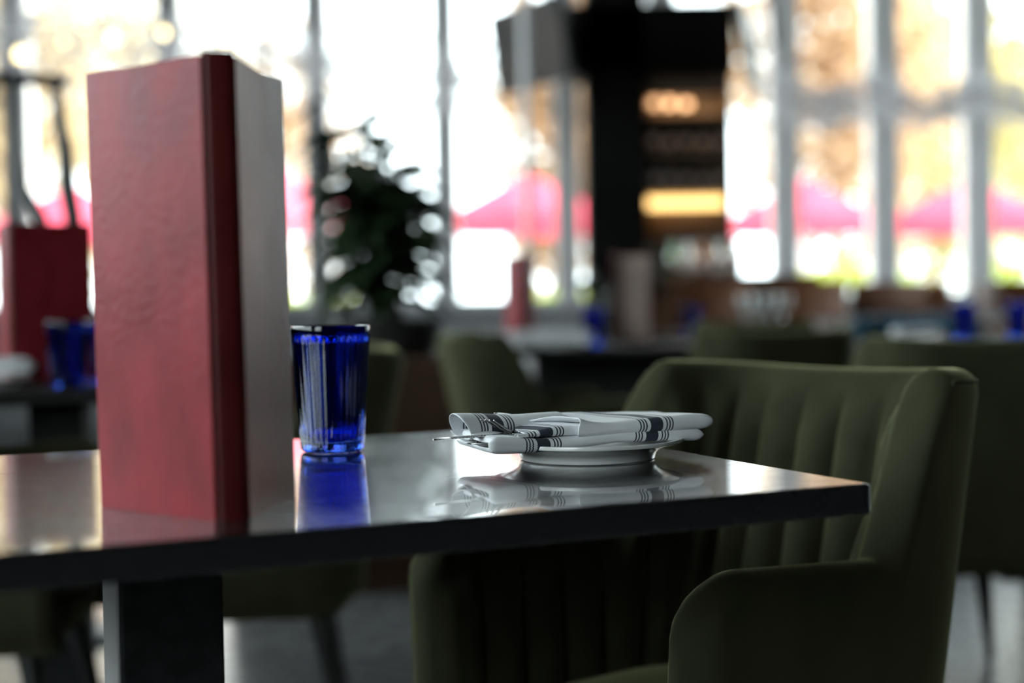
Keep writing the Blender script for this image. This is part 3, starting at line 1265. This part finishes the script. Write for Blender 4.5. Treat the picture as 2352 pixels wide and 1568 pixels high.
proto = {}
rows = ['on the lowest shelf', 'on the shelf above the amber light', 'on the top shelf']
ords = ['first', 'second', 'third', 'fourth', 'fifth', 'sixth']
cxs = (sh0 + sh1) / 2
for ri, z in ((0, shelf_z[1]), (1, shelf_z[2]), (2, shelf_z[3])):
    for k in range(5):
        x = cxs - hw + .07 + k * (hw * 2 - .14) / 4
        mt = random.choice(['bottle_amber', 'bottle_amber', 'clear_glass', 'bottle_green'])
        if ri == 2 and k > 2:
            continue
        cn = {'bottle_amber': 'amber', 'clear_glass': 'clear', 'bottle_green': 'green'}[mt]
        lab = '%s bottle, %s from the left %s of the back-bar unit' % (cn, ords[k], ['just above the amber light strip', 'on the shelf under the topmost', 'on the topmost shelf'][ri])
        loc = (x, YS + .10, z + .0152)
        if mt not in proto:
            proto[mt] = make_bottle('bottle', loc, lab, mt, group='bottles on the back bar')
            proto[mt].scale = (1, 1, .75)
        else:
            dup(proto[mt], loc, 0, lab, scale=(1, 1, random.uniform(.6, .78)))
# added warm fill, its source unseen, brightening the shelf backs from the front
al = bpy.data.lights.new('shelf_fill', 'AREA')
al.energy = .6
al.color = (1, .7, .38)
al.shape = 'RECTANGLE'
al.size = hw * 1.6
al.size_y = .05
alo = bpy.data.objects.new('shelf_fill', al)
COL.objects.link(alo)
alo.location = (cxs, YS - .02, Z(235, YS))
alo.rotation_euler = (radians(62), 0, 0)

# bar counter
YC = 7.9
c0, c1 = X(1440, YC), X(1860, YC)
bar = empty('bar_counter', ((c0 + c1) / 2, YC, 0), 0, 'wooden bar counter with a pale worktop in front of the bottle shelves', 'counter')
zc = Z(632, YC, 1700)
m = MB(); m.box((0, .25, (zc - .05) / 2), (c1 - c0, .5, zc - .05)); m.build('front_panel', 'oak', bar, smooth=False)
m = MB(); m.box((0, .22, zc - .024), (c1 - c0 + .06, .62, .05), bev=.008); m.build('worktop', 'oak', bar)
bl = None
for k, px in enumerate((1548, 1580, 1612, 1650, 1690)):
    mt = ['bottle_green', 'clear_glass', 'bottle_amber', 'clear_glass', 'clear_glass'][k]
    q = at(px, 620, YC + .3)
    lab = '%s bottle, %s from the left standing on the bar counter worktop' % ({'bottle_amber': 'amber', 'clear_glass': 'clear', 'bottle_green': 'green'}[mt], ords[k])
    loc = (q.x, YC + .3, zc + .0012)
    if mt in proto:
        o = dup(proto[mt], loc, 0, lab, scale=(1, 1, .8))
    else:
        o = make_bottle('bottle', loc, lab, mt)
    o['group'] = 'bottles on the bar counter'


# bar stools
def make_stool(name, label):
    r = empty(name, (0, 0, 0), 0, label, 'stool', 'brown leather bar stools')
    m = MB(); m.box((0, 0, .72), (.40, .38, .07), bev=.025, seg=4); m.build('seat', 'brown_leather', r)
    m = MB()
    P = []
    for i in range(21):
        t = i / 20 * 2 - 1
        x = .21 * t
        y = -.18 + .06 * (t * t)
        P.append([(x, y - .02, .80), (x, y - .035, .98), (x, y - .03, 1.0), (x, y - .01, 1.0), (x, y, .98), (x, y + .012, .80)])
    o = m.grid(P, closed_v=True)
    m.f.append(tuple(o + k for k in range(6))); m.f.append(tuple(o + 20 * 6 + k for k in range(6))[::-1])
    m.build('backrest', 'brown_leather', r)
    for sx in (-1, 1):
        for sy in (-1, 1):
            m = MB(); m.tube([(sx * .15, sy * .14, .69), (sx * .20, sy * .19, 0)], [.018, .014], 8); m.build('leg', 'black_wood', r)
        m = MB(); m.tube([(sx * .16, -.15, .72), (sx * .165, -.185, .85)], .012, 8); m.build('back_post', 'black_wood', r)
    m = MB()
    m.tube([(-.187, -.176, .22), (.187, -.176, .22)], .009, 8); m.tube([(-.187, .176, .22), (.187, .176, .22)], .009, 8)
    m.build('footrest', 'steel', r)
    return r


stool = None
for px, Y, rz, lab in ((1640, 7.35, 180, 'brown leather bar stool pushed to the bar counter, left of the two there'),
                       (1850, 7.35, 170, 'brown leather bar stool at the right end of the bar counter'),
                       (2022, 8.2, 150, 'brown leather bar stool below the second mullion right of the pillar'),
                       (2132, 9.2, 190, 'brown leather bar stool between the two grey mullions at the right'),
                       (2338, 8.4, 200, 'brown leather bar stool at the right edge of the picture')):
    if stool is None:
        stool = make_stool('bar_stool', lab)
        stool.location = (X(px, Y), Y, 0)
        stool.rotation_euler = (0, 0, radians(rz))
    else:
        dup(stool, (X(px, Y), Y, 0), radians(rz), lab)


# televisions hung beside the header
def make_tv(name, loc, rz, label, w=.95, h=.56, tilt=radians(8)):
    r = empty(name, loc, 0, label, 'television')
    r.rotation_euler = (tilt, 0, rz)
    m = MB(); m.box((0, 0, 0), (w, .05, h), bev=.008); m.build('casing', 'black_plastic', r)
    m = MB(); m.box((0, -.0262, 0), (w - .04, .002, h - .04)); m.build('screen', 'screen', r, smooth=False)
    m = MB(); m.tube([(0, .025, 0), (0, .16, .02), (.0, .18, .5)], .02, 8); m.build('bracket', 'black_plastic', r)
    return r


q = at(1216, 105, 8.6)
make_tv('television', q, radians(-58), 'dark grey television hung left of the black header, turned towards the left windows', w=.80, h=.50)
q = at(1722, 116, 8.8)
make_tv('television', q, radians(74 + 180), 'black television seen edge-on right of the black header', w=.8, h=.49)

# thin steel post left of the pillar
b = MB(); b.tube([(X(1211, 8.2), 8.2, 0), (X(1209, 8.2), 8.2, CH)], .028, 12); o = b.build('post', 'frame')
tag(o, 'thin grey steel post standing left of the black pillar below the television', 'post')

# ------------------------------------------------------------------ plants
def make_plant(name, loc, label, n=110, h=.95, spread=.30, ll=(.16, .30), lw=.055, pot=(.14, .22), box=None, shift=0.0):
    r = empty(name, loc, 0, label, 'plant')
    pz = 0
    if box:
        m = MB(); m.box((0, 0, box[2] / 2), box, bev=.01); m.build('planter_box', 'planter', r)
        pz = box[2]
    m = MB(); m.lathe([(.0001, pz), (pot[0] * .8, pz), (pot[0], pz + pot[1]), (pot[0] - .012, pz + pot[1]), (pot[0] - .02, pz + pot[1] - .03), (.0001, pz + pot[1] - .03)], 28, c=(shift, 0, 0))
    m.build('pot', 'pot', r)
    z0 = pz + pot[1] - .04
    st, fo = MB(), MB()
    stems = []
    for k in range(9):
        a = random.uniform(0, 2 * pi)
        tip = Vector((shift + cos(a) * spread * random.uniform(.2, .9), sin(a) * spread * random.uniform(.2, .9), z0 + h * random.uniform(.55, 1)))
        b0 = Vector((shift + cos(a) * .04, sin(a) * .04, z0))
        mid = (b0 + tip) / 2 + Vector((-sin(a) * .04, cos(a) * .04, .08))
        pts = [(1 - t) ** 2 * b0 + 2 * t * (1 - t) * mid + t * t * tip for t in [i / 8 for i in range(9)]]
        st.tube(pts, [.008 * (1 - .6 * i / 8) for i in range(9)], 6)
        stems.append(pts)
    for k in range(n):
        pts = random.choice(stems)
        t = random.uniform(.15, 1) ** .8
        p = pts[min(8, int(t * 8))]
        a = random.uniform(0, 2 * pi)
        fo.leaf(p, (cos(a), sin(a), random.uniform(-.1, 1.0)), random.uniform(*ll), lw * random.uniform(.7, 1.2), random.uniform(.2, .7))
    st.build('stem', 'stem', r)
    fo.build('foliage', 'leaf_dark', r)
    return r


make_plant('potted_plant', (X(838, 4.68), 4.68, 0), 'tall dark leafy plant in a brown planter box behind the blue tumbler', n=360, h=.74, spread=.27, ll=(.15, .28), lw=.06, box=(.86, .42, .74), pot=(.15, .12), shift=.10)
make_plant('potted_plant', (X(1420, 7.45), 7.45, 0), 'dark bushy plant at the foot of the black pillar', n=120, h=.75, spread=.26, pot=(.19, .55), ll=(.12, .2))
make_plant('potted_plant', (X(760, 6.3), 6.3, 0), 'thin dark plant rising left of the tall bushy plant', n=46, h=1.25, spread=.16, pot=(.16, .5), ll=(.16, .28), lw=.05)
make_plant('potted_plant', (X(1105, 6.6), 6.6, 0), 'low dark plant right of the brown planter box', n=90, h=.35, spread=.24, pot=(.18, .42), ll=(.12, .24))

# black plant stand with curved stems at the far left
YST = 3.9
ps = empty('plant_stand', (X(110, YST), YST, 0), 0, 'black curved metal stand with a flat top bar behind the far left menu', 'stand')
bx = X(110, YST)
m = MB()
pz = [at(px, py, YST) for px, py in ((120, 186), (135, 260), (150, 350), (155, 430), (168, 500), (172, 700))] + [Vector((X(176, YST), YST, .02))]
m.tube([Vector((p.x - bx, 0, p.z)) for p in pz], [.012, .017, .022, .025, .024, .018, .016], 10); m.build('upright', 'black_wood', ps)
m = MB()
pz = [at(px, py, YST) for px, py in ((48, 186), (50, 260), (50, 350), (56, 430), (92, 500), (105, 700))] + [Vector((X(110, YST), YST, .02))]
m.tube([Vector((p.x - bx, 0, p.z)) for p in pz], [.006, .006, .008, .013, .020, .018, .016], 10); m.build('upright', 'black_wood', ps)
m = MB()
pz = [at(px, py, YST) for px, py in ((-90, 178), (0, 180), (70, 182), (152, 188))]
m.tube([Vector((p.x - bx, 0, p.z)) for p in pz], [.017] * 4, 8); m.build('top_bar', 'black_wood', ps)
m = MB(); m.lathe([(.0001, 0), (.16, 0), (.165, .012), (.15, .022), (.0001, .024)], 32); m.build('base_plate', 'black_wood', ps)

# leaning black lamp with an arm, right of the tall menu
YL = 5.45
lp = empty('arm_lamp', (X(738, YL), YL, 0), 0, 'dark slender lamp with a slanting arm seen right of the tall menu', 'lamp')
bx = X(738, YL)
m = MB(); pz = [at(px, py, YL) for px, py in ((738, 330), (738, 500), (740, 720))] + [Vector((bx, YL, .02))]
m.tube([Vector((p.x - bx, 0, p.z)) for p in pz], [.012] * 4, 8); m.build('pole', 'black_plastic', lp)
m = MB(); pz = [at(px, py, YL) for px, py in ((752, 205), (728, 232), (700, 255), (664, 282))]
m.tube([Vector((p.x - bx, 0, p.z)) for p in pz], [.006, .009, .008, .006], 8); m.build('arm', 'black_plastic', lp)
m = MB(); zz = Z(410, YL, 738); m.lathe([(.0001, zz), (.05, zz), (.062, zz + .06), (.05, zz + .14), (.02, zz + .2), (.008, zz + .33), (.0001, zz + .36)], 20); m.build('lamp_head', 'black_plastic', lp)
m = MB(); m.lathe([(.0001, 0), (.13, 0), (.135, .012), (.02, .02), (.0001, .02)], 28); m.build('base', 'black_plastic', lp)

# ------------------------------------------------------------------ blossom garlands and bulbs
def make_garland(name, p0, p1, sag, label, n=1500, thick=.16, swags=1):
    r = empty(name, p0, 0, label, 'garland')
    d = Vector(p1) - Vector(p0)

    def at_t(t):
        q = d * t
        k = (t * swags) % 1.0
        q.z -= sag * 4 * k * (1 - k)
        return q

    m = MB(); m.tube([at_t(i / 40) for i in range(41)], .006, 6); m.build('cord', 'stem', r)
    m = MB()
    for k in range(n):
        t = random.random()
        q = at_t(t)
        rr = thick * random.uniform(.0, 1) ** .6
        a = random.uniform(0, 2 * pi)
        c = q + Vector((random.gauss(0, .03), cos(a) * rr * .7, sin(a) * rr))
        for j in range(4):
            a2 = random.uniform(0, 2 * pi)
            m.leaf(c, (cos(a2), sin(a2), random.uniform(-1, 1)), random.uniform(.025, .045), .028, .2, n=2)
    m.build('blossoms', 'petal', r)
    return r


make_garland('blossom_garland', at(-250, 60, 9.0), at(1130, 185, 10.2), .02, 'white blossom garland strung across the left windows above the tall menu', n=2600, thick=.30)
make_garland('blossom_garland', at(1770, 200, 9.9), at(2480, 200, 9.9), .14, 'white blossom garland hanging in swags across the right hand mullions', n=1500, thick=.17, swags=3)

sl_ = empty('string_light', at(48, 118, 8.2), 0, 'string of warm round bulbs hanging before the left windows', 'string light')
o0 = at(48, 118, 8.2)
bp = [at(px, py, 8.2) - o0 for px, py in ((48, 127), (146, 96), (260, 88), (376, 76))]
m = MB(); m.tube([at(-200, 100, 8.2) - o0] + [p + Vector((0, 0, .05)) for p in bp] + [at(900, 60, 8.2) - o0], .003, 6); m.build('cord', 'black_plastic', sl_)
for k, p in enumerate(bp):
    m = MB(); rr = [.030, .014, .030, .022][k]
    m.lathe([(.0001, -rr), (rr * .7, -rr * .7), (rr, 0), (rr * .7, rr * .7), (rr * .3, rr * 1.2), (.0001, rr * 1.3)], 16, c=p); m.build('bulb', 'bulb', sl_)

# ------------------------------------------------------------------ terrace outside: parasols, hedges, tables, trees
GZ = -.1


def make_parasol(name, loc, label, rad=1.15, ze=2.15, za=2.75, val=.22):
    r = empty(name, loc, 0, label, 'parasol', 'red terrace parasols')
    m = MB()
    P = []
    for t in (0.0, .25, .5, .75, 1.0):
        ring = []
        for k in range(8):
            for s in range(4):
                a = 2 * pi * (k + s / 4) / 8
                flat = cos(pi / 8) / cos((s / 4 - .5) * pi / 4)
                rr = rad * t * flat
                ring.append((rr * cos(a), rr * sin(a), za - (za - ze) * t - GZ * 0))
        P.append(ring)
    m.grid(P, closed_v=True)
    m.build('canopy', 'canopy', r, smooth=False)
    m = MB()
    P = [[(x, y, z) for (x, y, z) in P[-1]], [(x * 1.0, y * 1.0, z - val) for (x, y, z) in P[-1]]]
    m.grid(P, closed_v=True); m.build('valance', 'canopy', r, smooth=False)
    m = MB(); m.tube([(0, 0, 0), (0, 0, za + .08)], .03, 10); m.build('pole', 'white_paint', r)
    m = MB(); m.lathe([(.0001, 0), (.3, 0), (.3, .06), (.06, .1), (.0001, .1)], 24); m.build('base', 'frame', r)
    for k in range(8):
        a = 2 * pi * k / 8
        m = MB(); m.tube([(0, 0, za - .06), (rad * cos(a) * .98, rad * sin(a) * .98, ze - .02)], .008, 6); m.build('rib', 'frame', r)
    return r


par = None
for px, Y, lab, sc in ((1848, 20.5, 'red terrace parasol behind the leftmost of the right hand mullions', 1.0),
                       (2228, 21.0, 'red terrace parasol behind the rightmost mullion', 1.1),
                       (1205, 19.0, 'red terrace parasol directly left of the black pillar', 1.05),
                       (640, 18.0, 'red terrace parasol half hidden behind the tall menu on its right side', 1.0),
                       (165, 19.5, 'red terrace parasol at the far left above the dark red menu', 1.05)):
    if par is None:
        par = make_parasol('parasol', (X(px, Y), Y, GZ), lab)
        par.scale = (sc, sc, 1)
    else:
        dup(par, (X(px, Y), Y, GZ), random.uniform(0, .7), lab, scale=(sc, sc, 1))


def make_hedge(name, loc, L, label, h=1.15, d=.6, n=1500):
    r = empty(name, loc, 0, label, 'hedge')
    m = MB(); m.box((0, 0, .25), (L, d, .5), bev=.02); m.build('planter_box', 'white_paint', r)
    m = MB()
    for k in range(n):
        c = Vector((random.uniform(-L / 2, L / 2), random.uniform(-d / 2, d / 2), random.uniform(.45, h)))
        a = random.uniform(0, 2 * pi)
        m.leaf(c, (cos(a), sin(a), random.uniform(-.3, 1)), random.uniform(.09, .16), .07, .2, n=3)
    m.build('foliage', 'hedge', r)
    return r


make_hedge('hedge', (X(1935, 14.5), 14.5, GZ), 1.3, 'bright yellow green hedge outside between the two left mullions of the right side', h=1.3)
make_hedge('hedge', (X(2290, 14.5), 14.5, GZ), .55, 'bright yellow green hedge outside right of the rightmost mullion', h=1.3, n=700)
make_hedge('hedge', (X(735, 14.0), 14.0, GZ), 1.1, 'bright yellow green hedge outside right of the tall menu', h=1.1, n=1200)
make_hedge('hedge', (X(1285, 15.0), 15.0, GZ), .9, 'pale green hedge outside just left of the black pillar', h=1.1, n=900)


def make_tree(name, loc, label, mat, h=9, cr=2.6, cz=5.0, n=2600, lsz=.32, trunk=.16, gap=-.2):
    r = empty(name, loc, 0, label, 'tree', 'trees beyond the terrace')
    m = MB(); m.tube([(0, 0, 0), (.05, .02, h * .3), (.0, .1, h * .6), (.1, 0, h * .9)], [trunk, trunk * .8, trunk * .55, .03], 10)
    for k in range(7):
        a = random.uniform(0, 2 * pi)
        z0 = h * random.uniform(.25, .6)
        m.tube([(0, 0, z0), (cos(a) * cr * .4, sin(a) * cr * .4, z0 + cr * .5), (cos(a) * cr * .8, sin(a) * cr * .8, z0 + cr * .9)], [trunk * .4, trunk * .25, .02], 6)
    m.build('trunk', 'trunk', r)
    m = MB()
    for k in range(n):
        u = Vector((random.gauss(0, 1), random.gauss(0, 1), random.gauss(0, 1))).normalized() * random.random() ** .45
        c = Vector((u.x * cr, u.y * cr, cz + u.z * (h - 1.2) * .5))
        if mnoise.noise(c * .8 + Vector(loc)) < gap:
            continue
        a = random.uniform(0, 2 * pi)
        m.leaf(c, (cos(a), sin(a), random.uniform(-.8, .6)), lsz * random.uniform(.6, 1.2), lsz * .7, .2, n=2)
    m.build('crown', mat, r)
    return r


tl = [(20, 25, 'leaf_gold', 'golden autumn tree at the far left edge beyond the terrace', 2.6),
      (300, 32, 'leaf_gold', 'golden autumn tree behind the tall red menu', 2.9),
      (640, 40, 'leaf_rust', 'pale rust autumn tree right of the tall menu beyond the terrace', 2.4),
      (1270, 34, 'leaf_rust', 'rust autumn tree showing left of the black pillar', 1.5),
      (1920, 26, 'leaf_rust', 'rust autumn tree beyond the parasols between the right hand mullions', 2.3),
      (2150, 33, 'leaf_olive', 'olive gold autumn tree behind the rightmost mullion', 2.5),
      (2400, 40, 'leaf_olive', 'olive gold autumn tree at the right edge beyond the terrace', 2.5)]
for px, Y, mt, lab, cr in tl:
    make_tree('tree', (X(px, Y), Y, GZ), lab, mt, h=9.5, cr=cr, cz=5.2, n=6500, gap=-.02 if px < 700 else -.2)
